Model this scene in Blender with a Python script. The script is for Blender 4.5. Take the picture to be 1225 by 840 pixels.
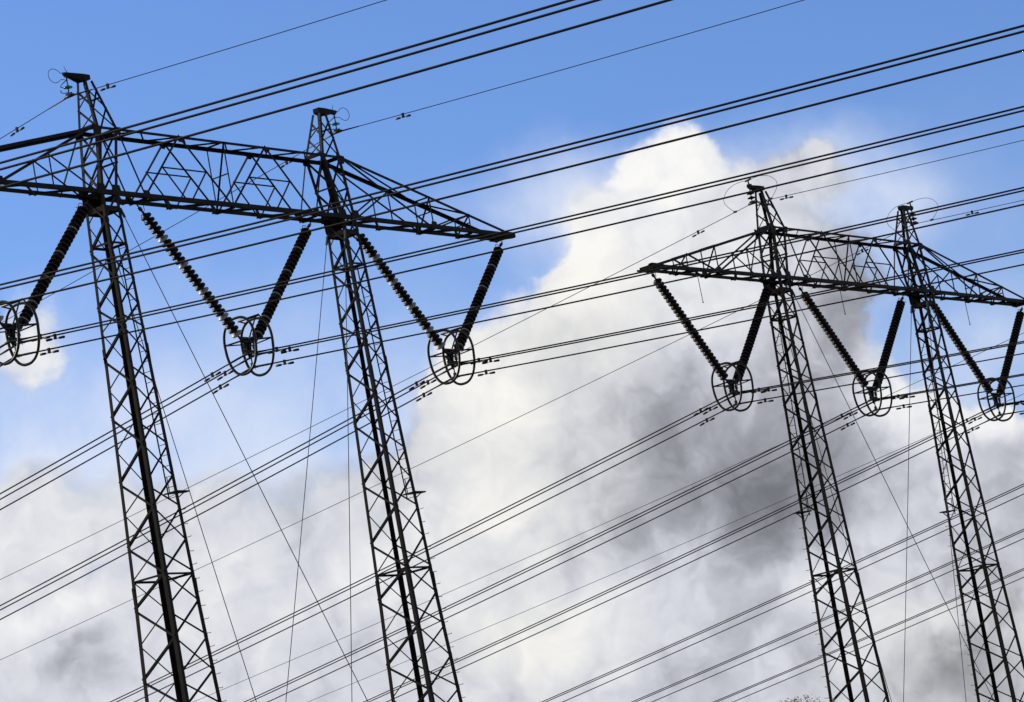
import bpy, bmesh, math, random
from mathutils import Vector, Matrix
R = math.radians
random.seed(7)
for o in list(bpy.data.objects): bpy.data.objects.remove(o)
scene = bpy.context.scene
COL = scene.collection
GZ = 1.7                     # eye height; everything stands on the ground at z = 0

# ------------------------------------------------------------------ camera
cam = bpy.data.objects.new('camera', bpy.data.cameras.new('camera')); COL.objects.link(cam)
cr = Vector((0.58789511, -0.78886595, -0.17908059)); cu = Vector((-0.03403944, -0.24530591, 0.96884794)); cf = Vector((0.80822068, 0.56348516, 0.1710667))
cam.matrix_world = Matrix(((cr.x, cu.x, -cf.x, 0), (cr.y, cu.y, -cf.y, 0), (cr.z, cu.z, -cf.z, GZ), (0, 0, 0, 1)))
cam.data.sensor_width = 36; cam.data.lens = 4218.65 / 1225 * 36
cam.data.clip_start = .5; cam.data.clip_end = 6000
scene.camera = cam

# ------------------------------------------------------------------ sun, sky, exposure
SUN_AZ, SUN_EL = -6.0, 24.0          # compass angle from the line direction (+Y) towards +X, and height
sd = Vector((math.sin(R(SUN_AZ)) * math.cos(R(SUN_EL)), math.cos(R(SUN_AZ)) * math.cos(R(SUN_EL)), math.sin(R(SUN_EL))))
sun = bpy.data.objects.new('sun', bpy.data.lights.new('sun', 'SUN')); COL.objects.link(sun)
sun.data.energy = 3.4; sun.data.angle = R(.5); sun.data.color = (1, .88, .72)
sun.rotation_euler = (-sd).to_track_quat('-Z', 'Y').to_euler()
scene.view_settings.view_transform = 'Standard'; scene.view_settings.look = 'None'
scene.view_settings.exposure = 0; scene.view_settings.gamma = 1

CLOUD_VEIL = [(50.83,10.33,4.56,1.77,0,0.26),(47.49,10.19,2.76,1.22,0,0.30),(47.03,9.04,2.34,1.09,0,0.40),(50.96,8.66,3.43,1.49,0,0.40),(62.86,8.35,1.78,1.36,0,0.25),(60.72,11.40,2.63,1.36,0,0.50),(56.60,11.92,1.53,1.29,0,0.62),(62.70,8.24,0.96,0.81,0,0.20),(46.65,9.23,1.65,1.09,0,0.18),(61.84,10.76,0.83,1.36,0,0.20),(54.83,12.25,1.67,0.68,15,0.12),(53.17,9.37,0.83,0.81,0,0.10),]
CLOUD_WARM = [(54.87,7.96,3.02,2.72,0,0.60),(56.40,10.17,2.07,1.63,0,0.60),(61.36,3.72,2.72,1.63,0,0.70),(54.33,5.03,2.73,1.09,0,0.50),]
CLOUD_COVER = [(46.83,6.08,2.60,2.04,0,1.10),(49.28,6.07,2.73,2.04,0,1.10),(47.76,8.51,2.88,1.02,0,0.55),(47.54,11.52,0.83,1.02,0,0.46),(47.00,11.02,1.31,1.09,0,0.50),(46.39,8.05,1.51,1.49,0,0.70),(49.08,8.15,2.74,1.09,0,0.25),(52.99,7.61,1.10,1.49,0,0.45),(50.87,8.12,2.33,1.22,0,0.45),(52.03,7.64,1.51,1.22,0,0.45),(51.12,5.61,2.73,2.04,0,1.00),(53.48,4.91,3.00,2.72,0,1.30),(54.10,7.55,1.51,2.04,0,1.20),(54.41,8.87,1.17,1.49,-25,0.95),(55.60,9.62,1.58,1.63,0,1.20),(56.06,10.71,0.61,0.49,0,0.80),(57.06,11.01,1.04,1.02,0,0.62),(56.80,12.23,0.69,0.49,0,0.12),(60.46,12.17,0.97,0.60,0,0.28),(60.98,9.97,0.97,1.49,0,0.25),(58.19,12.11,1.00,0.84,0,1.15),(57.48,10.65,1.66,1.63,0,1.30),(58.99,11.19,1.52,1.22,0,0.80),(60.33,11.89,1.04,0.57,0,0.55),(60.07,10.98,1.25,1.09,0,0.55),(61.43,11.46,0.97,0.35,10,0.22),(58.73,9.17,2.48,2.04,0,1.40),(60.53,9.79,0.83,1.09,0,0.85),(57.19,6.98,3.42,2.72,0,1.50),(60.36,6.92,2.74,1.90,0,1.20),(61.77,7.06,1.37,0.95,0,0.90),(62.82,6.85,1.23,0.75,0,0.90),(60.71,8.65,0.82,0.81,0,0.45),(58.91,4.46,4.36,2.72,0,1.50),(62.17,4.38,2.72,2.72,0,1.30),(52.51,6.46,1.64,1.49,0,0.60),]
CLOUD_LIGHT = [(60.12,3.68,4.36,1.77,0,-0.03),(48.65,7.27,4.11,2.17,0,0.09),(57.35,6.40,1.78,0.81,0,-0.10),(58.16,12.32,1.11,0.81,0,0.36),(56.26,10.88,1.11,0.95,0,0.28),(54.76,9.64,1.24,1.49,0,0.22),(57.07,11.42,1.52,1.22,0,0.20),(54.06,8.11,1.51,1.49,0,0.15),(54.29,7.10,1.92,0.95,20,0.16),(59.14,11.92,1.25,0.81,0,0.05),(60.49,11.65,1.66,1.09,0,-0.03),(59.32,10.71,1.52,0.81,0,0.12),(58.19,9.97,1.52,0.81,0,0.22),(59.15,8.12,2.33,1.70,0,-0.20),(58.38,7.03,2.74,1.29,-15,-0.25),(58.81,6.40,1.50,0.88,0,-0.18),(59.43,7.10,1.23,1.09,0,-0.06),(60.51,9.72,1.10,1.49,15,-0.26),(61.12,9.94,0.69,0.81,0,-0.12),(57.18,8.36,1.65,1.09,20,-0.06),(56.60,6.82,1.78,0.68,10,-0.06),(61.75,7.61,1.23,0.68,0,0.24),(62.93,7.37,0.82,0.54,0,0.26),(60.98,7.90,0.69,0.81,0,0.18),(62.35,6.53,1.23,0.95,0,-0.10),(60.23,6.95,0.82,0.81,0,-0.12),(60.28,5.84,1.23,0.81,-30,0.12),(62.02,4.95,1.23,1.09,0,-0.14),(59.22,5.36,0.68,0.68,0,0.14),(60.52,4.29,1.23,0.75,20,0.20),(61.04,3.50,1.09,0.81,-25,-0.30),(61.99,3.46,0.95,0.81,0,-0.08),(57.95,5.19,0.95,0.81,0,-0.08),(58.62,4.38,1.09,0.95,0,-0.05),(56.88,5.39,1.64,0.81,0,0.06),(55.31,5.13,1.50,0.95,0,0.20),(56.95,4.28,0.82,0.68,0,-0.12),(53.95,5.24,0.82,0.95,0,0.14),(54.94,6.85,1.23,0.81,0,0.00),(46.95,6.87,1.09,0.54,10,0.26),(47.33,6.27,0.96,0.68,0,-0.26),(46.57,8.30,1.24,1.09,0,0.06),(50.15,7.15,1.23,0.95,0,0.04),(49.75,8.04,1.65,0.81,0,-0.06),(51.84,6.58,0.82,0.81,0,0.06),(51.04,7.54,0.96,0.68,0,-0.05),(52.85,8.33,0.82,0.68,0,-0.06),(51.90,8.49,0.82,0.81,0,-0.04),(47.41,11.43,0.97,1.22,0,0.16),(55.07,9.03,1.10,0.68,0,0.06),(52.87,6.12,1.09,0.81,0,0.10),(61.98,6.06,0.82,0.68,0,0.04),]
SKY_STRENGTH = 0.075
W = bpy.data.worlds.new('World'); scene.world = W; W.use_nodes = True; W.cycles.sampling_method = 'MANUAL'; W.cycles.sample_map_resolution = 512
NT = W.node_tree; NT.nodes.clear()
def nd(t, **k):
    n = NT.nodes.new(t)
    for a, b in k.items(): setattr(n, a, b)
    return n
def lk(a, b): NT.links.new(a, b)
def mth(op, a, b=None, c=None, clamp=False):
    n = nd('ShaderNodeMath', operation=op, use_clamp=clamp)
    for i, v in enumerate((a, b, c)):
        if v is None: continue
        if isinstance(v, (int, float)): n.inputs[i].default_value = v
        else: lk(v, n.inputs[i])
    return n.outputs[0]
def rng(v, a, b, c, d, smooth=True):
    n = nd('ShaderNodeMapRange'); n.interpolation_type = 'SMOOTHSTEP' if smooth else 'LINEAR'; n.clamp = True
    lk(v, n.inputs[0])
    for i, x in enumerate((a, b, c, d)): n.inputs[i + 1].default_value = x
    return n.outputs[0]
tc = nd('ShaderNodeTexCoord'); sep = nd('ShaderNodeSeparateXYZ'); lk(tc.outputs['Generated'], sep.inputs[0])
azd = mth('MULTIPLY', mth('ARCTAN2', sep.outputs[0], sep.outputs[1]), 180 / math.pi)
eld = mth('MULTIPLY', mth('ARCSINE', sep.outputs[2]), 180 / math.pi)
def noise(scale, detail, rough, off=0, dist=0):
    n = nd('ShaderNodeTexNoise'); n.inputs['Scale'].default_value = scale; n.inputs['Detail'].default_value = detail
    n.inputs['Roughness'].default_value = rough; n.inputs['Distortion'].default_value = dist
    m = nd('ShaderNodeMapping'); m.inputs['Location'].default_value = (off, off * .7, -off); lk(tc.outputs['Generated'], m.inputs[0]); lk(m.outputs[0], n.inputs['Vector'])
    return n
# warp the chart so the cloud masses get ragged, billowing outlines
wn = noise(38, 7, .55, 3.1); ws = nd('ShaderNodeSeparateColor'); lk(wn.outputs['Color'], ws.inputs[0])
WARP = 1.5
az2 = mth('ADD', azd, mth('MULTIPLY', mth('SUBTRACT', ws.outputs[0], .5), WARP))
el2 = mth('ADD', eld, mth('MULTIPLY', mth('SUBTRACT', ws.outputs[1], .5), WARP))
chart = nd('ShaderNodeCombineXYZ'); lk(az2, chart.inputs[0]); lk(el2, chart.inputs[1])
def blobs(L, grow):
    tot = None
    for az, el, rx, ry, ro, a in L:
        m = nd('ShaderNodeMapping', vector_type='TEXTURE')
        m.inputs['Location'].default_value = (az, el, 0); m.inputs['Rotation'].default_value = (0, 0, R(ro - 10.5)); m.inputs['Scale'].default_value = (rx * grow, ry * grow, 1)
        lk(chart.outputs[0], m.inputs[0])
        l = nd('ShaderNodeVectorMath', operation='LENGTH'); lk(m.outputs[0], l.inputs[0])
        g = rng(l.outputs['Value'], 0, 1, a, 0)
        tot = g if tot is None else mth('ADD', tot, g)
    return tot
cover = blobs(CLOUD_COVER, 1.25); light = blobs(CLOUD_LIGHT, 1.35); veil = blobs(CLOUD_VEIL, 1.3); warm = blobs(CLOUD_WARM, 1.3)
# beyond the charted part of the sky broken cloud goes on all round
ring = rng(mth('ABSOLUTE', mth('SUBTRACT', azd, 55)), 11, 16, 0, 1)
n_far = noise(3.2, 6, .55, 9)
cover = mth('ADD', cover, mth('MULTIPLY', ring, rng(n_far.outputs[0], .42, .6, 0, 1)))
wn2 = nd('ShaderNodeTexNoise'); wn2.noise_dimensions = '2D'; wn2.inputs['Scale'].default_value = .95; wn2.inputs['Detail'].default_value = 4
raw = nd('ShaderNodeCombineXYZ'); lk(azd, raw.inputs[0]); lk(eld, raw.inputs[1]); lk(raw.outputs[0], wn2.inputs['Vector'])
ws2 = nd('ShaderNodeVectorMath', operation='SUBTRACT'); lk(wn2.outputs['Color'], ws2.inputs[0]); ws2.inputs[1].default_value = (.5, .5, .5)
wm2 = nd('ShaderNodeVectorMath', operation='SCALE'); lk(ws2.outputs[0], wm2.inputs[0]); wm2.inputs['Scale'].default_value = 1.3
wa2 = nd('ShaderNodeVectorMath', operation='ADD'); lk(raw.outputs[0], wa2.inputs[0]); lk(wm2.outputs[0], wa2.inputs[1])
def puffs(dx=0, dy=0):
    """cauliflower lobes: fractal smooth cells over compass angle and height, warped"""
    m = nd('ShaderNodeVectorMath', operation='ADD'); lk(wa2.outputs[0], m.inputs[0]); m.inputs[1].default_value = (dx, dy, 0)
    v = nd('ShaderNodeTexVoronoi', feature='SMOOTH_F1'); v.voronoi_dimensions = '2D'; v.inputs['Scale'].default_value = .72; v.inputs['Detail'].default_value = 2.6
    v.inputs['Roughness'].default_value = .52; v.inputs['Lacunarity'].default_value = 2.3; v.inputs['Smoothness'].default_value = .5; v.normalize = True; lk(m.outputs[0], v.inputs['Vector'])
    return v.outputs['Distance']
n_a = noise(30, 9, .58, 1.7); n_b = noise(95, 6, .6, 5.2)
pf = puffs(); pf2 = puffs(-.26, .20)
edge = mth('MINIMUM', mth('ADD', .12, cover), .8)
dens = mth('ADD', cover, mth('MULTIPLY', mth('ADD', mth('MULTIPLY', mth('SUBTRACT', n_a.outputs[0], .52), 1.1), mth('MULTIPLY', mth('SUBTRACT', .34, pf), 1.1)), edge))
dens = mth('ADD', dens, mth('MULTIPLY', mth('MULTIPLY', mth('SUBTRACT', n_b.outputs[0], .5), .30), edge))
a_cloud = rng(dens, .12, .70, 0, 1)
a_veil = mth('ADD', mth('ADD', veil, rng(eld, 13.6, 9.0, 0, .16)), mth('MULTIPLY', rng(cover, 0, .6, 0, .25), 1.0))
a_veil = mth('MULTIPLY', a_veil, rng(n_a.outputs[0], .2, .75, .6, 1.35)); a_veil = mth('MINIMUM', a_veil, .9)
alpha = mth('MAXIMUM', a_cloud, a_veil)
n_c = noise(24, 6, .55, 12.3)
Lum = mth('ADD', mth('MULTIPLY', light, .90), .60)
Lum = mth('ADD', Lum, mth('MULTIPLY', mth('SUBTRACT', pf2, pf), .38))          # lobes lit from the sun's side
Lum = mth('ADD', Lum, mth('MULTIPLY', mth('SUBTRACT', .34, pf), .16))
Lum = mth('ADD', Lum, mth('MULTIPLY', mth('SUBTRACT', n_c.outputs[0], .5), .20))
Lum = mth('ADD', Lum, mth('MULTIPLY', mth('SUBTRACT', n_b.outputs[0], .5), .09))
Lum = mth('MINIMUM', mth('MAXIMUM', Lum, .14), .93)
ramp = nd('ShaderNodeValToRGB'); lk(Lum, ramp.inputs[0])
cr_ = ramp.color_ramp
def srgb(c): return tuple(((x / 255) / 12.92 if x / 255 < .04045 else ((x / 255 + .055) / 1.055) ** 2.4) for x in c) + (1,)
stops = [(.0, (92, 94, 101)), (.2, (126, 128, 135)), (.4, (167, 170, 179)), (.6, (210, 213, 222)), (.8, (236, 237, 240)), (.95, (252, 251, 249))]
cr_.elements[0].position = stops[0][0]; cr_.elements[0].color = srgb(stops[0][1]); cr_.elements[1].position = stops[-1][0]; cr_.elements[1].color = srgb(stops[-1][1])
for p, c in stops[1:-1]: e = cr_.elements.new(p); e.color = srgb(c)
skyt = nd('ShaderNodeTexSky', sky_type='NISHITA', sun_disc=False); skyt.sun_elevation = R(SUN_EL); skyt.sun_rotation = R(SUN_AZ)
skyt.air_density = 1.0; skyt.dust_density = .6; skyt.ozone_density = 2.0
tint = nd('ShaderNodeVectorMath', operation='MULTIPLY'); lk(skyt.outputs[0], tint.inputs[0]); tint.inputs[1].default_value = (.95, 1.25, 1.92)
bg1 = nd('ShaderNodeBackground'); lk(tint.outputs[0], bg1.inputs[0]); bg1.inputs[1].default_value = SKY_STRENGTH
thin = nd('ShaderNodeMix', data_type='RGBA'); lk(mth('MULTIPLY', rng(a_cloud, .05, .85, 0, 1), 1.0), thin.inputs['Factor']); thin.inputs[6].default_value = srgb((222, 230, 248))
wrm = nd('ShaderNodeMix', data_type='RGBA'); wrm.blend_type = 'MULTIPLY'; lk(mth('MINIMUM', warm, 1), wrm.inputs['Factor']); lk(ramp.outputs[0], wrm.inputs[6]); wrm.inputs[7].default_value = (1, .975, .90, 1)
lk(wrm.outputs[2], thin.inputs[7])
bg2 = nd('ShaderNodeBackground'); lk(thin.outputs[2], bg2.inputs[0]); bg2.inputs[1].default_value = 1
mix = nd('ShaderNodeMixShader'); lk(alpha, mix.inputs[0]); lk(bg1.outputs[0], mix.inputs[1]); lk(bg2.outputs[0], mix.inputs[2])
wo = nd('ShaderNodeOutputWorld'); lk(mix.outputs[0], wo.inputs[0])

# ------------------------------------------------------------------ materials
def material(name, col, rough=.6, metal=0, var=.35, scale=6, bump=0, spec=.5, col2=None, alpha=None, trans=0):
    m = bpy.data.materials.new(name); m.use_nodes = True; t = m.node_tree; b = t.nodes['Principled BSDF']
    n = t.nodes.new('ShaderNodeTexNoise'); n.inputs['Scale'].default_value = scale; n.inputs['Detail'].default_value = 5
    c = t.nodes.new('ShaderNodeTexCoord'); t.links.new(c.outputs['Object'], n.inputs['Vector'])
    r = t.nodes.new('ShaderNodeValToRGB'); t.links.new(n.outputs[0], r.inputs[0])
    c2 = col2 or tuple(x * (1 + var) for x in col)
    r.color_ramp.elements[0].position = .35; r.color_ramp.elements[0].color = tuple(x * (1 - var) for x in col) + (1,)
    r.color_ramp.elements[1].position = .65; r.color_ramp.elements[1].color = tuple(c2) + (1,)
    t.links.new(r.outputs[0], b.inputs['Base Color'])
    b.inputs['Roughness'].default_value = rough; b.inputs['Metallic'].default_value = metal
    b.inputs['Specular IOR Level'].default_value = spec
    if trans: b.inputs['Transmission Weight'].default_value = trans
    if bump:
        bp = t.nodes.new('ShaderNodeBump'); bp.inputs['Strength'].default_value = bump; t.links.new(n.outputs[0], bp.inputs['Height']); t.links.new(bp.outputs[0], b.inputs['Normal'])
    return m
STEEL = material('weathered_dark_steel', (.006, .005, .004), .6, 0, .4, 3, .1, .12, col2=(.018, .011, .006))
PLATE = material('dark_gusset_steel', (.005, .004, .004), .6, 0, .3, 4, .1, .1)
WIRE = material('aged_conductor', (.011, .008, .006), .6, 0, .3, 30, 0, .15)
THINW = material('aged_earth_wire', (.035, .037, .04), .5, 0, .2, 20, 0, .2)
GLAZE = material('brown_porcelain', (.009, .004, .003), .4, 0, .3, 12, 0, .13)
PALE = material('pale_porcelain', (.22, .215, .20), .45, 0, .08, 12, 0, .5)
FITTING = material('dark_fitting', (.008, .007, .006), .5, 0, .3, 10, 0, .2)
RINGM = material('dull_ring_tube', (.014, .011, .008), .42, 0, .3, 8, 0, .25)
GLASS = material('teal_glass', (.02, .30, .27), .15, 0, .2, 9, 0, .5, trans=.5)
CONCRETE = material('concrete', (.32, .31, .29), .9, 0, .15, 4, .2)
GRASS = material('meadow_grass', (.07, .09, .03), .95, 0, .35, .6, .3, col2=(.13, .13, .05))
BARK = material('bark', (.09, .07, .05), .9, 0, .3, 9, .4)
LEAF = material('yellow_green_leaf', (.16, .15, .045), .6, 0, .35, 14, 0, .3, col2=(.24, .22, .08))

# ------------------------------------------------------------------ mesh builder
class MB:
    def __init__(s): s.v = []; s.f = []; s.sm = []
    def add(s, vs, fs, smooth=False):
        k = len(s.v); s.v += [tuple(v) for v in vs]; s.f += [tuple(i + k for i in f) for f in fs]; s.sm += [smooth] * len(fs)
    def prism(s, p, q, prof):
        """prof: list of offset vectors (closed outline) swept from p to q"""
        p, q = Vector(p), Vector(q); n = len(prof)
        vs = [p + o for o in prof] + [q + o for o in prof]
        fs = [(i, (i + 1) % n, n + (i + 1) % n, n + i) for i in range(n)] + [tuple(range(n - 1, -1, -1)), tuple(range(n, 2 * n))]
        s.add(vs, fs)
    def angle(s, p, q, a, b, w, t=None):
        """rolled steel angle whose heel runs p-q, flanges along a and b"""
        p, q = Vector(p), Vector(q); d = (q - p).normalized(); t = t or w * .13
        a = Vector(a); a = (a - d * a.dot(d)).normalized(); b = Vector(b); b = b - d * b.dot(d); b = (b - a * b.dot(a)).normalized()
        s.prism(p, q, [a * 0, a * w, a * w + b * t, a * t + b * t, a * t + b * w, b * w])
    def box(s, p, q, a, wa, wb):
        p, q = Vector(p), Vector(q); d = (q - p).normalized(); a = Vector(a); a = (a - d * a.dot(d)).normalized(); b = d.cross(a)
        s.prism(p, q, [a * wa / 2 + b * wb / 2, -a * wa / 2 + b * wb / 2, -a * wa / 2 - b * wb / 2, a * wa / 2 - b * wb / 2])
    def tube(s, pts, r, n=8, closed=False, caps=True):
        pts = [Vector(p) for p in pts]; m = len(pts); rs = r if isinstance(r, (list, tuple)) else [r] * m
        prev = None; vs = []
        for i, p in enumerate(pts):
            if closed: d = pts[(i + 1) % m] - pts[i - 1]
            else: d = pts[min(i + 1, m - 1)] - pts[max(i - 1, 0)]
            d.normalize()
            if prev is None: prev = d.orthogonal().normalized()
            prev = (prev - d * prev.dot(d)).normalized(); c = d.cross(prev)
            vs += [p + (prev * math.cos(2 * math.pi * k / n) + c * math.sin(2 * math.pi * k / n)) * rs[i] for k in range(n)]
        fs = []
        for i in range(m if closed else m - 1):
            j = (i + 1) % m
            fs += [(i * n + k, i * n + (k + 1) % n, j * n + (k + 1) % n, j * n + k) for k in range(n)]
        if not closed and caps: fs += [tuple(range(n - 1, -1, -1)), tuple((m - 1) * n + k for k in range(n))]
        s.add(vs, fs, True)
    def lathe(s, o, d, prof, n=16):
        """prof: (distance along d, radius)"""
        o, d = Vector(o), Vector(d).normalized(); a = d.orthogonal().normalized(); c = d.cross(a); vs = []
        for z, r in prof: vs += [o + d * z + (a * math.cos(2 * math.pi * k / n) + c * math.sin(2 * math.pi * k / n)) * r for k in range(n)]
        fs = [(i * n + k, i * n + (k + 1) % n, (i + 1) * n + (k + 1) % n, (i + 1) * n + k) for i in range(len(prof) - 1) for k in range(n)]
        fs += [tuple(range(n - 1, -1, -1)), tuple((len(prof) - 1) * n + k for k in range(n))]
        s.add(vs, fs, True)
    def plate(s, pts, n, t):
        n = Vector(n).normalized() * t / 2; k = len(pts); P = [Vector(p) for p in pts]
        s.add([p + n for p in P] + [p - n for p in P], [tuple(range(k)), tuple(range(2 * k - 1, k - 1, -1))] + [(i, k + i, k + (i + 1) % k, (i + 1) % k) for i in range(k)])
    def build(s, name, mat, parent=None):
        me = bpy.data.meshes.new(name); me.from_pydata(s.v, [], s.f); me.materials.append(mat)
        me.polygons.foreach_set('use_smooth', s.sm)
        bm = bmesh.new(); bm.from_mesh(me); bmesh.ops.recalc_face_normals(bm, faces=bm.faces); bm.to_mesh(me); bm.free(); me.update()
        o = bpy.data.objects.new(name, me); COL.objects.link(o)
        if parent: o.parent = parent
        return o
def tag(o, label=None, cat=None, group=None, kind=None):
    if label: o['label'] = label
    if cat: o['category'] = cat
    if group: o['group'] = group
    if kind: o['kind'] = kind
    return o
def empty(name, loc):
    o = bpy.data.objects.new(name, None); COL.objects.link(o); o.location = loc; o.empty_display_size = .3; return o
def copy_tree(o, parent=None):
    c = o.copy(); COL.objects.link(c); c.parent = parent
    for ch in list(o.children): copy_tree(ch, c)
    return c

# ------------------------------------------------------------------ ground
g = MB(); N = 40; S = 3000
vs = [((i / N - .5) * 2 * S, (j / N - .5) * 2 * S, 0) for j in range(N + 1) for i in range(N + 1)]
g.add(vs, [(j * (N + 1) + i, j * (N + 1) + i + 1, (j + 1) * (N + 1) + i + 1, (j + 1) * (N + 1) + i) for j in range(N) for i in range(N)])
tag(g.build('ground', GRASS), 'open meadow under the power lines', kind='structure')

# ------------------------------------------------------------------ pylon
# local frame: x along the crossarm, y along the line (away), z up; z = 0 at the underside of the crossarm
H = 1.846; TOP = 1.408; B2 = .329; BEAMZ = 21.587 + GZ
DEPTHS = [0, .72, 1.45, 2.28, 2.97, 3.6, 4.33, 5.12, 5.86, 6.74, 7.58, 8.4, 9.27, 10.13, 10.87, 11.8, 12.7, 13.6, 14.5, 15.45, 16.4, 17.35, 18.35, 19.35, 20.4, 21.45, 22.6]
def corner(side, su, sv, z):
    """corner of a mast at height z (below the crossarm) """
    if z <= 0:
        k = -.0245 * z + .008 * max(0, -z - 9)
        return Vector((side * (5 - .003 * z) + su * (.301 + k), sv * (B2 + k), z))
    t = z / H
    if t <= 1: return Vector((side * (5 - .324 * t) + su * (.301 + (.40 - .301) * t), sv * B2, z))
    t = (z - H) / TOP
    return Vector((side * (4.676 + (4.898 - 4.676) * t) + su * (.40 + (.14 - .40) * t), sv * (B2 + (.13 - B2) * t), z))
U, V, Z = Vector((1, 0, 0)), Vector((0, 1, 0)), Vector((0, 0, 1))
def brace(m, p, q, n, w, flip=1, inset=0.006):
    """angle brace in a face with outward normal n"""
    n = Vector(n); d = (Vector(q) - Vector(p)).normalized(); a = d.cross(n) * flip
    off = -n * inset
    m.angle(Vector(p) + off, Vector(q) + off, a, -n, w)
def mast_leg(root, side, ladder_corner):
    m = MB(); zb = -DEPTHS[-1]; zg = -BEAMZ + .35
    for su in (-1, 1):
        for sv in (-1, 1):
            a, b = -su * U, -sv * V
            for z0, z1, w in ((0, -4.33, .088), (-4.33, -10.13, .098), (-10.13, zg, .112)):
                m.angle(corner(side, su, sv, z0), corner(side, su, sv, z1), a, b, w, w * .16)
            for zs in (-4.33, -10.6, -16.4):       # splice plates
                c = corner(side, su, sv, zs); m.angle(c + Vector((su, sv, 0)) * .006 + Z * .3, c + Vector((su, sv, 0)) * .006 - Z * .3, a, b, .085)
    D = DEPTHS
    for i in range(len(D) - 1):
        even = i % 2 == 0
        z0, z1 = -D[i], -D[i + 1]
        C = lambda su, sv, z: corner(side, su, sv, z)
        bold, mid, thin = .066, .05, .036
        # even levels: diagonals meet FL and NR; odd levels: NL (near faces), and reversed on the far faces
        w = mid if even else bold
        if even:
            brace(m, C(-1, 1, z0), C(-1, -1, z1), -U, w); brace(m, C(1, -1, z0), C(-1, -1, z1), -V, bold)
            brace(m, C(1, 1, z0), C(-1, 1, z1), V, thin); brace(m, C(1, 1, z0), C(1, -1, z1), U, thin)
        else:
            brace(m, C(-1, -1, z0), C(-1, 1, z1), -U, bold); brace(m, C(-1, -1, z0), C(1, -1, z1), -V, mid)
            brace(m, C(-1, 1, z0), C(1, 1, z1), V, thin); brace(m, C(1, -1, z0), C(1, 1, z1), U, thin)
        # small node plates
        for su, sv in (((-1, 1), (1, -1)) if even else ((-1, -1),)):
            c = C(su, sv, z0)
            m.plate([c - sv * V * .002 + Z * .09, c - sv * V * .10 + Z * .05, c - sv * V * .10 - Z * .05, c - sv * V * .002 - Z * .09], U, .012)
            m.plate([c - su * U * .002 + Z * .09, c - su * U * .10 + Z * .05, c - su * U * .10 - Z * .05, c - su * U * .002 - Z * .09], V, .012)
    for z, w in ((-1.3, .06), (-10.13, .055), (-20.4, .06), (-.32, .14)):
        k = [corner(side, *c, z) for c in ((-1, -1), (1, -1), (1, 1), (-1, 1))]
        for i in range(4):
            n = (-V, U, V, -U)[i]; brace(m, k[i], k[(i + 1) % 4], n, w, 1, .012)
    brace(m, corner(side, -1, -1, -1.3), corner(side, 1, 1, -1.3), Z, .035)
    # pin plates under the crossarm
    for sv in (-1, 1):
        c0, c1 = corner(side, -1, sv, -.05), corner(side, 1, sv, -.05); y = sv * (B2 + .02)
        m.plate([(c0.x - .05, y, .02), (c1.x + .05, y, .02), (c1.x + .02, y, -.32), (c0.x - .02, y, -.32)], V, .014) if sv > 0 else None
    sb = m; z = -8.5; k = 0                         # step bolts up one corner, below the ladder
    while z > -21:
        c = corner(side, ladder_corner[0], ladder_corner[1], z)
        d = Vector((ladder_corner[0], 0, 0)) if k % 2 else Vector((0, ladder_corner[1], 0))
        sb.tube([c - d * .01, c + d * .15, c + d * .155 + Z * .025], .008, 6); z -= .36; k += 1
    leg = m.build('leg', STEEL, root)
    # climbing ladder with its landing step, on the inside of one corner
    su, sv = ladder_corner; l = MB(); z0, z1 = -1.3, -8.15
    def rail(z, off): return corner(side, su, sv, z) + Vector((-su * .03 + su * .0, -sv * off, 0)) + su * U * .05
    l.box(rail(z0 + .15, .06), rail(z1, .06), U, .035, .02); l.box(rail(z0, .34), rail(z1, .34), U, .035, .02)
    z = z0 - .1
    while z > z1: l.tube([rail(z, .06), rail(z, .34)], .009, 6); z -= .28
    l.build('ladder', STEEL, leg)
    p = MB(); c = corner(side, su, sv, -8.0); o = Vector((su, 0, 0))
    p.plate([c + o * .42 + sv * V * .06, c + o * .42 - sv * V * .10, c - o * .10 - sv * V * .38, c - o * .10 + sv * V * .06], Z, .035)
    p.box(c + o * .30 + Z * .0, c - Z * .16, V, .03, .02); p.tube([c + o * .04 - sv * V * .30, c + o * .02 - sv * V * .3 + Z * .45], .014, 6)
    p.build('landing_step', PLATE, leg)
    ft = MB(); c = corner(side, 0, 0, zg)
    w = 1.15; ft.add([(c.x + a * w, b * w, zg + e) for e in (-.45, .02) for a, b in ((-1, -1), (1, -1), (1, 1), (-1, 1))], [(0, 1, 2, 3), (4, 5, 6, 7), (0, 1, 5, 4), (1, 2, 6, 5), (2, 3, 7, 6), (3, 0, 4, 7)])
    ft.build('foundation', CONCRETE, leg)
    # guy wires cross to the foot of the other leg, one before and one behind the line
    gl = (3.47, 2.85) if side < 0 else (-2.88, 1.8)
    for sv in (-1, 1):
        gw = MB(); p0 = Vector((side * 4.68, sv * .33, -.40)); p1 = Vector((gl[0], sv * gl[1], -BEAMZ + .1))
        pts = [p0.lerp(p1, t / 16) - Z * .12 * math.sin(math.pi * t / 16) for t in range(17)]
        gw.tube(pts, .0125, 6); gw.box(p0 + (p0 - p1).normalized() * .03, p0.lerp(p1, .010), V, .055, .045)
        gw.build('guy_wire', THINW, root)
    return leg
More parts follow.
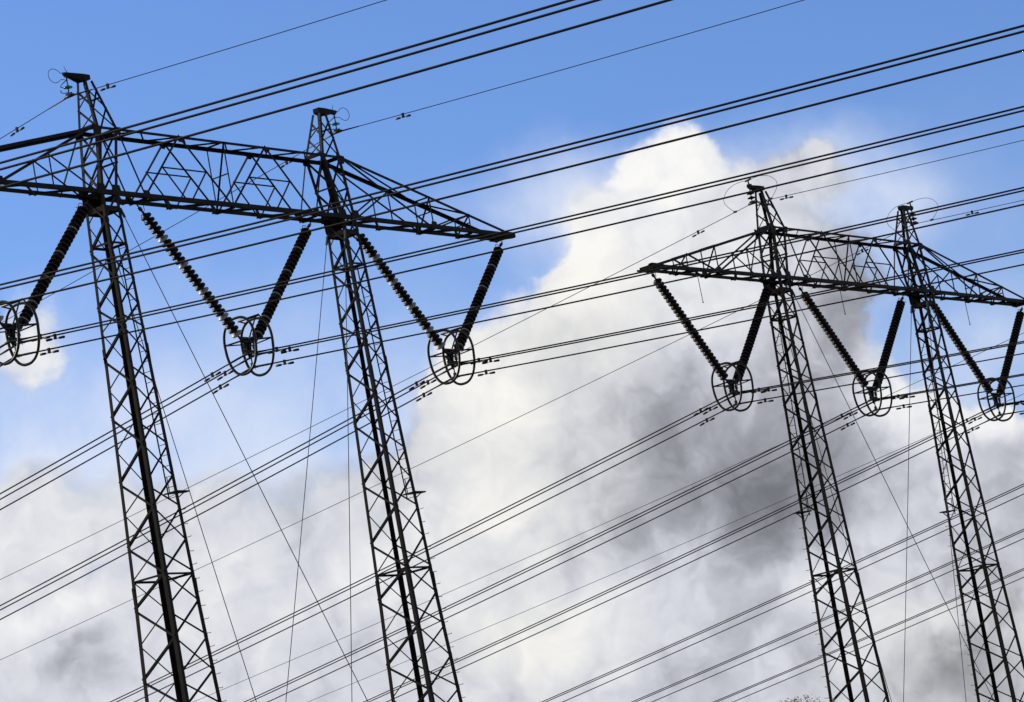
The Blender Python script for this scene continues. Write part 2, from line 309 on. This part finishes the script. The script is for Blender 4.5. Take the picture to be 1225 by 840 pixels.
def peak(root, side):
    m = MB()
    for su in (-1, 1):
        for sv in (-1, 1): m.angle(corner(side, su, sv, H), corner(side, su, sv, H + TOP - .08), -su * U, -sv * V, .075)
    C = lambda su, sv, t: corner(side, su, sv, H + TOP * t)
    for t0, t1 in ((0, .42), (.42, .78)):
        brace(m, C(-1, 1, t1), C(-1, -1, t0), -U, .045); brace(m, C(-1, -1, t1), C(1, -1, t0), -V, .045)
        brace(m, C(1, 1, t1), C(-1, 1, t0), V, .035); brace(m, C(1, -1, t1), C(1, 1, t0), U, .035)
    for t in (.62,):
        brace(m, C(-1, 1, t), C(-1, -1, t), -U, .04); brace(m, C(1, -1, t), C(1, 1, t), U, .04)
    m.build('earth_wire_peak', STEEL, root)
    b = MB(); z = H + TOP; x0 = side * 4.76; x1 = side * 5.66
    # wedge shaped bracket that carries the earth wire out past the peak
    def pt(x, hw, zt, zb): return [Vector((x, -hw, zt)), Vector((x, hw, zt)), Vector((x, hw, zb)), Vector((x, -hw, zb))]
    a = pt(x0, .11, z + .08, z - .05); c = pt(side * 5.04, .12, z + .08, z - .12); d = pt(x1, .05, z + .08, z + .02)
    vs = a + c + d; f = []
    for k in (0, 4):
        f += [(k + i, k + (i + 1) % 4, k + 4 + (i + 1) % 4, k + 4 + i) for i in range(4)]
    b.add(vs, f + [(0, 1, 2, 3), (8, 9, 10, 11)])
    b.build('peak_bracket', PLATE, root)
def crossarm(root):
    m = MB(); g_ = m
    xi, xo = 4.276, 5.076; TIPX = 12.98; HB = .285
    for sv in (-1, 1):
        wt = .072 if sv < 0 else .095
        m.angle((-xo, sv * B2, H), (xo, sv * B2, H), -sv * V, -Z, wt, wt * .18)
        m.angle((-5.3, sv * B2, 0), (5.3, sv * B2, 0), -sv * V, Z, .115, .02)
        for s in (-1, 1):
            m.angle((s * 5.3, sv * B2, 0), (s * (TIPX if sv < 0 else TIPX - .05), sv * HB, -.03), -sv * V, Z, .11, .018)
            m.angle((s * xo, sv * B2, H), (s * (TIPX - .1), sv * HB, .07), -sv * V, -Z, .078 if sv < 0 else .092, .014)
    def top(u, sv):
        a = abs(u)
        if a <= xo: return Vector((u, sv * B2, H))
        t = (a - xo) / (TIPX - .1 - xo); return Vector((u, sv * (B2 + (HB - B2) * t), H + (.07 - H) * t))
    def bot(u, sv):
        a = abs(u)
        if a <= 5.3: return Vector((u, sv * B2, 0))
        t = (a - 5.3) / (TIPX - 5.3); return Vector((u, sv * (B2 + (HB - B2) * t), -.03 * t))
    for sv in (-1, 1):
        n = sv * V
        big = .062
        for c in (-1.8, 1.8):                      # the two bays between the masts
            lo, hi = (-3.58, 0) if c < 0 else (0, 3.5)
            ap = top(c, sv)
            brace(m, ap, bot(lo, sv), n, big); brace(m, ap, bot(hi, sv), n, big)
            ml, mr = ap.lerp(bot(lo, sv), .5), ap.lerp(bot(hi, sv), .5); mid = bot((lo + hi) / 2, sv)
            brace(m, ml, mr, n, .042, 1, .012); brace(m, ml, bot((lo + hi) / 2 - .06, sv), n, .05, 1, .012); brace(m, mr, bot((lo + hi) / 2 + .06, sv), n, .05, 1, .012)
            for p in (ap,): g_.plate([p + U * .16 - Z * .01, p - U * .16 - Z * .01, p - U * .08 - Z * .17, p + U * .08 - Z * .17], V, .016)
        brace(m, top(0, sv), bot(0, sv), n, .042)
        for s in (-1, 1):
            brace(m, top(s * xi, sv), bot(s * 3.54, sv), n, .05)
            # arm: main diagonal, its hanger and back stay, then two short posts
            N1, N2 = s * 9.03, s * 10.87
            d0, d1 = top(s * xo, sv), bot(N1, sv); brace(m, d0, d1, n, .07 if sv < 0 else .062)
            M = d0.lerp(d1, .5)
            brace(m, M, bot(M.x, sv), n, .045); brace(m, M, bot(s * 5.35, sv), n, .052)
            brace(m, top(N1, sv), bot(N1, sv), n, .045); brace(m, bot(N1, sv), top(N2, sv), n, .045); brace(m, top(N2, sv), bot(N2, sv), n, .04)
            for u in (s * 5.3, s * 4.72):
                p = bot(u, sv); g_.plate([p - U * .20 - Z * .02, p + U * .20 - Z * .02, p + U * .14 + Z * .26, p - U * .14 + Z * .26], V, .018)
            p = top(s * xo, sv); g_.plate([p - U * .17 + Z * .05, p + U * .17 + Z * .0, p + U * .12 - Z * .22, p - U * .15 - Z * .24], V, .018)
            p = top(s * xi, sv); g_.plate([p - U * .13 + Z * .03, p + U * .13 + Z * .03, p + U * .08 - Z * .18, p - U * .1 - Z * .18], V, .018)
            for u in (3.54, 9.03): p = bot(s * u, sv); g_.plate([p - U * .17 + Z * .02, p + U * .17 + Z * .02, p + U * .1 + Z * .2, p - U * .1 + Z * .2], V, .016)
    # masts carried up through the crossarm
    for s in (-1, 1):
        for su in (-1, 1):
            for sv in (-1, 1): m.angle(corner(s, su, sv, 0), corner(s, su, sv, H), -su * U, -sv * V, .092, .016)
        C = lambda su, sv, t: corner(s, su, sv, H * t)
        for t0, t1 in ((0, .5), (.5, 1)):
            brace(m, C(-1, 1, t1), C(-1, -1, t0), -U, .05); brace(m, C(-1, -1, t1), C(1, -1, t0), -V, .05)
            brace(m, C(1, 1, t1), C(-1, 1, t0), V, .042); brace(m, C(1, -1, t1), C(1, 1, t0), U, .042)
            brace(m, C(-1, -1, t1), C(-1, 1, t0), -U, .042, 1, .02)
        for t in (.5,):
            brace(m, C(-1, 1, t), C(-1, -1, t), -U, .05); brace(m, C(1, -1, t), C(1, 1, t), U, .045)
        for t in (0, 1):
            for su in (-1, 1): brace(m, C(su, -1, t), C(su, 1, t), su * U, .09)
        m.angle(top(s * xo, 1), bot(s * 6.2, 1), U, V, .032)
    # cross frames
    for u in (0, 3.54, -3.54, 9.03, -9.03, 10.87, -10.87):
        brace(m, bot(u, -1), bot(u, 1), U, .06)
        if abs(u) == 3.54: continue
        brace(m, top(u, -1), bot(u, 1), U, .038); brace(m, top(u, -1), top(u, 1), U, .04)
        brace(m, top(u, 1).lerp(bot(u, 1), .5), top(u, -1).lerp(bot(u, -1), .5), U, .038)
    # zigzags in the top and bottom faces
    def zig(fn, a, b, n, w, k, nz, over=0):
        for i in range(n):
            u0, u1 = a + (b - a) * i / n, a + (b - a) * (i + 1) / n; s0 = -1 if (i + k) % 2 else 1
            p, q = fn(u0, s0), fn(u1, -s0)
            if over:
                d = (q - p).normalized()
                if s0 > 0: p = p - d * over
                else: q = q + d * over
                brace(m, p, q, nz, w, 1, -.012)
            else: brace(m, p, q, nz, w)
    zig(top, -xi, xi, 10, .04, 0, Z); zig(bot, -4.7, 4.7, 10, .065, 1, -Z, .13)
    for s in (-1, 1):
        zig(bot, s * 5.3, s * 12.9, 8, .065, 0, -Z, .13)
        brace(m, top(s * 9.03, 1), top(s * 10.87, -1), Z, .04); brace(m, top(s * xo, -1), top(s * 9.03, 1), Z, .035)
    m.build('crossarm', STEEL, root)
    for s in (-1, 1):                              # end plates
        e = MB(); x0, x1 = s * (TIPX - .62), s * (TIPX + .06)
        for z0 in (-.05, .10):
            e.plate([(s * (TIPX - .45), -HB - .01, z0), (x1, -HB - .01, z0), (x1, -HB + .1, z0), (s * (TIPX - .17), .04, z0), (s * (TIPX - .17), HB + .01, z0), (s * (TIPX - .5), HB + .01, z0)], Z, .018)
        e.box((s * 12.86, -HB, .02), (s * 12.86, HB, .02), Z, .13, .14)
        e.box((x0, -HB - .02, .02), (x1, -HB - .02, .02), Z, .13, .02)
        e.build('arm_end_plate', PLATE, root)
def pylon(ladder_corner):
    root = empty('transmission_pylon', (0, 0, 0))
    for side in (-1, 1): mast_leg(root, side, ladder_corner)
    for side in (-1, 1): peak(root, side)
    crossarm(root)
    return root
near = pylon((1, -1)); far = pylon((-1, 1))
P1 = Vector((73.021, 59.414, BEAMZ)); P2 = Vector((107.428, 60.067, BEAMZ - .3))
near.location = P1; far.location = P2
for r in (near, far):       # origin at the base of the thing
    for ch in r.children: ch.location.z += BEAMZ
    r.location.z -= BEAMZ
tag(near, 'large dark lattice portal pylon on two legs at the left, in front', 'pylon', 'portal pylons side by side')
tag(far, 'smaller dark lattice portal pylon on two legs at the right, behind', 'pylon', 'portal pylons side by side')
for x in (-9.4, -.2, 8.9):     # slim rods hanging from the far pylon's crossarm
    sp = MB(); sp.tube([(x, B2 + .02, BEAMZ + .0), (x + .02, B2 + .02, BEAMZ - .86)], .012, 6); sp.tube([(x + .02, B2 + .02, BEAMZ - .86), (x + .02, B2 + .02, BEAMZ - .9)], .022, 6)
    sp.build('hanging_rod', STEEL, far)

# ------------------------------------------------------------------ V insulator sets
ZA = -.12; HA = 3.62; ZB = -3.60; HBOT = .36
def v_set(pale):
    root = empty('insulator_set', (0, 0, 0))
    for s in (-1, 1):
        A = Vector((s * HA, 0, ZA)); Bp = Vector((s * HBOT, 0, ZB)); d = (Bp - A).normalized(); L = (Bp - A).length
        m = MB(); pitch = .157; n = 28; start = L - .06 - n * pitch
        m.tube([A, A + d * (start * .45)], .022, 6); m.box(A + d * start * .30, A + d * start * .62, V, .09, .05); m.tube([A + d * start * .6, A + d * start], .03, 6)
        shell = [(0, .045), (.012, .058), (.035, .064), (.052, .10), (.068, .136), (.082, .152), (.118, .158), (.126, .152)]
        pshell = [(.03, .066), (.056, .10), (.078, .142), (.092, .158), (.106, .161), (.114, .156)]
        under = [(.124, .150), (.112, .12), (.122, .10), (.112, .08), (.125, .06), (.157, .042)]
        prof = shell + under
        string = None; pd = []
        for i in range(n):
            o = A + d * (start + i * pitch)
            if pale and i in (5, 11, 17, 23, 27): pd.append(o); m.lathe(o, d, [(.03, .05)] + under, 18)
            else: m.lathe(o, d, prof, 18)
        string = m.build('insulator_string', GLAZE, root)
        for o in pd:
            q = MB(); q.lathe(o, d, pshell, 18); q.build('pale_disc', PALE, string)
        h = MB(); c = A + d * (start - .02)          # arcing horns at the top end
        for k in (-1, 1):
            w = d.cross(V) * k
            h.tube([c, c + w * .13 - d * .02, c + w * .20 + d * .06, c + w * .17 + d * .16, c + w * .22 + d * .24], .010, 6) if k < 0 else h.tube([c, c + w * .12 - d * .04, c + w * .19 - d * .14, c + w * .21 - d * .19], [.010, .010, .010, .022], 6)
        h.build('arcing_horn', FITTING, string)
        b = MB(); e = A + d * (L - .06); b.tube([e, Bp + d * .14], .028, 6); b.build('end_fitting', FITTING, string)
    y = MB()
    y.plate([(-.42, -.02, -3.60), (.42, -.02, -3.60), (.30, -.02, -3.74), (.24, -.02, -3.76), (-.24, -.02, -3.76), (-.30, -.02, -3.74)], V, .05)
    y.plate([(-.16, .03, -3.66), (.16, .03, -3.66), (.05, .03, -4.2), (-.05, .03, -4.2)], V, .02)
    for x in (-.2, .2):
        y.tube([(x, 0, -3.72), (x, 0, -3.98)], [.032, .026], 6); y.box((x, 0, -3.82), (x, 0, -3.92), U, .075, .07)
    y.tube([(0, 0, -3.7), (0, 0, -4.05)], .028, 6); y.tube([(0, 0, -4.05), (0, 0, -4.36)], .02, 6); y.box((0, 0, -4.0), (0, 0, -4.14), U, .09, .06)
    y.plate([(-.24, 0, -3.95), (.24, 0, -3.95), (.22, 0, -4.03), (-.22, 0, -4.03)], V, .03)
    y.build('yoke_plate', FITTING, root)
    for x, z in ((-.2, -4.078), (.2, -4.078), (0, -4.432)):
        c = MB()
        c.tube([(x, -.17, z - .012 - .03 * .6), (x, -.10, z - .008), (x, 0, z), (x, .10, z - .008), (x, .17, z - .03)], [.026, .036, .042, .036, .026], 8)
        c.box((x, 0, z + .01), (x, 0, z + .12), U, .05, .08); c.tube([(x - .03, .05, z), (x - .03, .05, z - .07)], .009, 6); c.tube([(x + .03, -.05, z), (x + .03, -.05, z - .07)], .009, 6)
        c.build('suspension_clamp', FITTING, root)
    for s in (-1, 1):                              # racket shaped grading rings, one on either side, in planes along the line
        r = MB(); pts = []
        x = s * .36; zc, ztop, zbot = -3.72, -3.02, -4.66
        ol = []
        for i in range(20):
            a = 2 * math.pi * i / 20; c_, s_ = math.cos(a), math.sin(a)
            rr = (abs(c_) ** 2.35 + abs(s_) ** 2.35) ** (-1 / 2.35)
            ol.append((rr * c_ * .54 * (1 + .10 * s_), -3.85 + rr * s_ * .78))
        for i in range(len(ol)):                    # closed Catmull-Rom through the outline
            p0, p1, p2, p3 = (Vector(ol[(i + k) % len(ol)]) for k in (-1, 0, 1, 2))
            for t in (0, .33, .66):
                q = .5 * ((2 * p1) + (p2 - p0) * t + (2 * p0 - 5 * p1 + 4 * p2 - p3) * t * t + (3 * p1 - p0 - 3 * p2 + p3) * t ** 3)
                pts.append((x, q.x, q.y))
        r.tube(pts, .038, 8, closed=True)
        ring = r.build('grading_ring', RINGM, root)
        a = MB()
        for k in (-1, 1):
            a.tube([(x, k * .53, -3.72), (s * .10, k * .03, -3.66)], .024, 6); a.tube([(x, k * .53, -3.72), (-s * .12 + s * .3, k * .03, -3.80)], .018, 6)
        if s > 0: a.tube([(.05, .27, -3.08), (.05, -.47, -3.08)], .034, 8); a.tube([(.05, -.36, -3.08), (.03, 0, -3.66)], .022, 6); a.tube([(.05, -.47, -3.08), (x, -.30, -3.12)], .02, 6); a.tube([(.05, .27, -3.08), (x, .28, -3.12)], .02, 6)
        a.build('ring_strut', RINGM, ring)
    return root
PH = 9.12
side_words = {-1: 'left', 0: 'middle', 1: 'right'}
protoN = v_set(True); protoF = v_set(False)
sets = {}
for t, P, proto, nm in ((1, P1, protoN, 'front'), (2, P2, protoF, 'rear')):
    for ph in (-1, 0, 1):
        o = proto if ph == -1 else copy_tree(proto)
        o.location = P + Vector((ph * PH, 0, 0)); sets[t, ph] = o
        what = 'pale bands' if t == 1 else 'all dark'
        where = {-1: 'under the left end', 0: 'between the two legs', 1: 'under the right end'}[ph]
        tag(o, 'V insulator pair, %s, %s of the %s pylon' % (what, where, nm), 'insulator', 'V insulator sets under the crossarms')

# ------------------------------------------------------------------ wires
def wire_pts(P, x, z, mn, cn, mf, cfar, Ln=130, Lf=150, step=1.0):
    pts = []
    k = int(Ln / step)
    for i in range(k, 0, -1):
        v = i * step; pts.append(Vector((x, -v, z - mn * v + cn * v * v)))
    pts.append(Vector((x, 0, z + .004)))
    for i in range(1, int(Lf / step) + 1):
        v = i * step; pts.append(Vector((x, v, z - mf * v + cfar * v * v)))
    return pts
def zat(v, z, mn, cn, mf, cfar): return z - mn * -v + cn * v * v if v < 0 else z - mf * v + cfar * v * v
MN, CN, MF, CF = .0962, .0005, .1721, .0004
def damper(parent, x, v, z, slope, s=1):
    d = MB(); dirv = Vector((0, 1, slope)).normalized(); c = Vector((x, v, z)); dn = Vector((0, 0, -1))
    d.box(c + Z * .035, c + dn * .10, V, .06, .055)
    e = c + dn * .085
    d.tube([e - dirv * .22 * s, e + dirv * .22 * s], .009, 6)
    for k in (-1, 1): d.tube([e + dirv * k * .13 * s, e + dirv * k * .30 * s], [.030 * s ** .5, .034 * s ** .5], 8)
    return d.build('vibration_damper', FITTING, parent)
PX0 = Vector((42.221, 55.735, 20.0615 + GZ)); PX3 = Vector((141.301, 64.412, 20.6325 + GZ))
circ = {0: (PX0, 'nearest line, top of photo'), 1: (P1, 'front pylon'), 2: (P2, 'rear pylon'), 3: (PX3, 'farthest line, lower right')}
subs = ((-.2, .354, 'upper wire of the pair'), (.2, .354, 'lower wire of the pair'), (0, 0, 'lowest single wire'))
for t, (P, nm) in circ.items():
    for ph in (-1, 0, 1):
        if t == 0 and ph == -1: continue
        for dx, dz, wn_ in subs:
            x = ph * PH + dx; z = -4.432 + dz
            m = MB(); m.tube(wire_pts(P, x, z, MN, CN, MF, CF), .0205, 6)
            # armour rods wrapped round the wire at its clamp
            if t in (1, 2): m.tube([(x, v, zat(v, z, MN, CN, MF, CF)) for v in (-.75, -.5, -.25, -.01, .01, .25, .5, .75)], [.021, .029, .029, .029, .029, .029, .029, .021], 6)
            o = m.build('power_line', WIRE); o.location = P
            if t in (0, 3):
                if t == 0: lab = '%s, %s bundle, %s' % (wn_, 'upper' if ph == 0 else 'lower', nm)
                else: lab = '%s, %s bundle, %s' % (wn_, {-1: 'uppermost', 0: 'second', 1: 'lowest'}[ph], nm)
            else:
                lab = '%s under the %s insulator set, %s' % (wn_, side_words[ph], nm)
            tag(o, lab, 'power line', 'conductor wires of the four lines')
            if t in (1, 2):
                off = {-.2: .0, .2: .12, 0: .03}[dx]
                for v in (-(1.08 + off), 1.16 + (.12 - off if dx else .08)):
                    damper(o, x, v, zat(v, z, MN, CN, MF, CF), MN if v < 0 else -MF)
EMN, ECN, EMF, ECF = .0739, .0006, .1482, .0003
EZ = 2.698; EU = 5.57
for t in (1, 2, 3):
    P = circ[t][0]; EMN = .0739 if t != 2 else .082
    for s in (-1, 1):
        m = MB(); m.tube(wire_pts(P, s * EU, EZ, EMN, ECN, EMF, ECF), .0115 if t < 3 else .012, 6)
        if t == 1: m.tube([(s * EU, v, zat(v, EZ, EMN, ECN, EMF, ECF)) for v in (-.8, -.01, .01, .8)], [.016, .026, .026, .016], 6)
        o = m.build('earth_wire', THINW); o.location = P
        tag(o, 'thin earth wire over the %s peak of the %s' % (side_words[s], circ[t][1]) if t < 3 else 'thin faint earth wire, %s of the two above the farthest line' % ('upper' if s < 0 else 'lower'), 'earth wire', 'earth wires along the tops')
        if t < 3:
            for v in (-1.35 if s < 0 else -2.4, 2.35 if t == 2 else 2.0):
                damper(o, s * EU, v, zat(v, EZ, EMN, ECN, EMF, ECF), EMN if v < 0 else -EMF, .85)
# earth wire hangers
ZT = H + TOP + .03
for t in (1, 2):
    P = circ[t][0]
    for s in (-1, 1):
        root = empty('earth_wire_hanger', P + Vector((s * EU, 0, 0)))
        f = MB(); f.tube([(0, 0, ZT - .02), (0, 0, ZT - .17)], .024, 6); f.box((0, 0, ZT + .05), (0, 0, ZT - .06), V, .10, .09); f.box((0, 0, EZ - .035), (0, 0, EZ + .085), V, .20, .05); f.tube([(0, -.16, EZ), (0, .16, EZ)], .042, 8)
        f.tube([(0, 0, EZ + .07), (0, 0, ZT - .15)], .018, 6)
        f.build('clamp', FITTING, root)
        if t == 1:
            d = MB(); d.lathe((0, 0, EZ + .30), (0, 0, -1), [(0, .03), (.02, .05), (.05, .115), (.075, .12), (.07, .06), (.10, .03)], 18); d.build('glass_disc', GLASS, root)
            h = MB(); h.tube([(0, 0, EZ + .1), (0, .14, EZ + .12), (s * .02, .24, EZ + .16), (s * .02, .26, EZ + .22)], [.011, .011, .011, .024], 6); h.tube([(0, 0, ZT - .13), (0, .12, ZT - .18), (0, .22, ZT - .21), (0, .25, ZT - .27), (0, .16, ZT - .31)], .013, 6); h.build('arcing_horn', FITTING, root)
            # short earthing jumper, a loop out past the bracket
            j = MB(); c = Vector((s * .36, .12 if s < 0 else -.12, ZT - .04)); rr = .19
            j.tube([(s * .08, .0, ZT + .05)] + [c + Vector((math.cos(a) * rr * s, -c.y * (abs(a) / math.pi) ** 2, math.sin(a) * rr)) for a in [R(158 - 16 * k) for k in range(20)]] + [(s * .06, .02, ZT - .13)], .0085, 6)
            j.build('jumper_loop', THINW, root)
            sp = MB(); sp.tube([(-s * .08, 0, ZT + .05), (s * .0, .0, ZT + .16), (s * .03, .0, ZT + .24)], [.012, .008, .004], 6); sp.build('spike', FITTING, root)
        else:
            d = MB()
            for z in (EZ + .42, EZ + .26): d.lathe((0, 0, z), (0, 0, -1), [(0, .03), (.02, .045), (.055, .13), (.085, .135), (.08, .06), (.12, .035)], 18)
            d.build('insulator_disc', GLAZE, root)
            f2 = MB(); f2.tube([(0, 0, ZT + .05), (0, 0, ZT + .26)], .026, 6); f2.box((0, -.12, ZT + .25), (0, .12, ZT + .22), Z, .05, .05); f2.box((s * .04, 0, ZT + .06), (-s * .10, 0, ZT + .06), Z, .07, .12); f2.build('bracket_post', FITTING, root)
            j = MB()
            for sg in (-1, 1):
                L = 1.05; pts = []
                for k in range(15):
                    a = math.pi * (.52 - 1.0 * k / 14 * 1.02); pts.append((0, sg * (.08 + L * .95 * math.cos(a)) if k else sg * .1, EZ + .40 + .42 * math.sin(a) + (.0)))
                pts[-1] = (0, sg * (.72 if sg < 0 else .85), EZ + .0)
                j.tube([(0, sg * .1, ZT + .24)] + [(0, sg * (.1 + 1.0 * math.sin(math.pi * q * .78)), ZT + .24 + .06 * math.sin(math.pi * min(1, q * 2)) - (ZT + .24 - EZ + (.06 if sg < 0 else .105)) * q ** 1.7) for q in [i / 14 for i in range(1, 15)]], .0085, 6)
                v = sg * (.1 + 1.0 * math.sin(math.pi * .78)); w0 = zat(v, EZ, EMN, ECN, EMF, ECF); j.box((0, v - .06, w0 + .01), (0, v + .06, w0 + .01), Z, .06, .06)
            j.build('jumper_loop', THINW, root)
        tag(root, '%s at the %s peak of the %s' % ('small teal glass insulator with a wire loop' if t == 1 else 'dark two-disc insulator with wide wire loops', side_words[s], circ[t][1]), 'insulator', 'earth wire hangers on the peaks')

# ------------------------------------------------------------------ tree whose top shows above the bottom edge
def tree(loc, h):
    root = empty('tree', loc); m = MB(); rnd = random.Random(5)
    tips = []
    m.tube([(0, 0, 0), (.05, .03, h * .3), (-.04, .06, h * .6), (0, 0, h * .93)], [.16, .13, .08, .02], 8)
    for i in range(46):
        z0 = h * (.28 + .66 * i / 46); a = i * 2.4; L = (h - z0) * .42 + .35
        p = Vector((0, 0, z0)); e = p + Vector((math.cos(a) * L, math.sin(a) * L, L * .75)); e.z = min(e.z, h * .985)
        mid = p.lerp(e, .5) + Vector((0, 0, -.08)); m.tube([p, mid, e], [.035, .022, .008], 5)
        for k in range(9): tips.append(p.lerp(e, .35 + .65 * rnd.random()) + Vector((rnd.gauss(0, .16), rnd.gauss(0, .16), rnd.gauss(0, .12))))
    tips.append(Vector((0, 0, h)))
    for k in range(40): tips.append(Vector((rnd.gauss(0, .5), rnd.gauss(0, .5), h - abs(rnd.gauss(0, .22)) - .05)))
    m.build('trunk', BARK, root)
    l = MB()
    for t in tips:
        for k in range(14):
            c = t + Vector((rnd.gauss(0, .07), rnd.gauss(0, .07), rnd.gauss(0, .07))); s = rnd.uniform(.03, .055)
            a = Vector((rnd.gauss(0, 1), rnd.gauss(0, 1), rnd.gauss(0, 1))).normalized(); b = a.orthogonal().normalized()
            l.add([c - a * s, c + b * s * .5, c + a * s, c - b * s * .5], [(0, 1, 2, 3)])
    l.build('crown', LEAF, root)
    return root
TD = 118.0; ta = R(58.6)
tr = tree((TD * math.sin(ta), TD * math.cos(ta), 0), GZ + TD * math.tan(R(3.52)) - .12)
tag(tr, 'tip of a yellow-green leafy tree just showing at the bottom edge', 'tree')
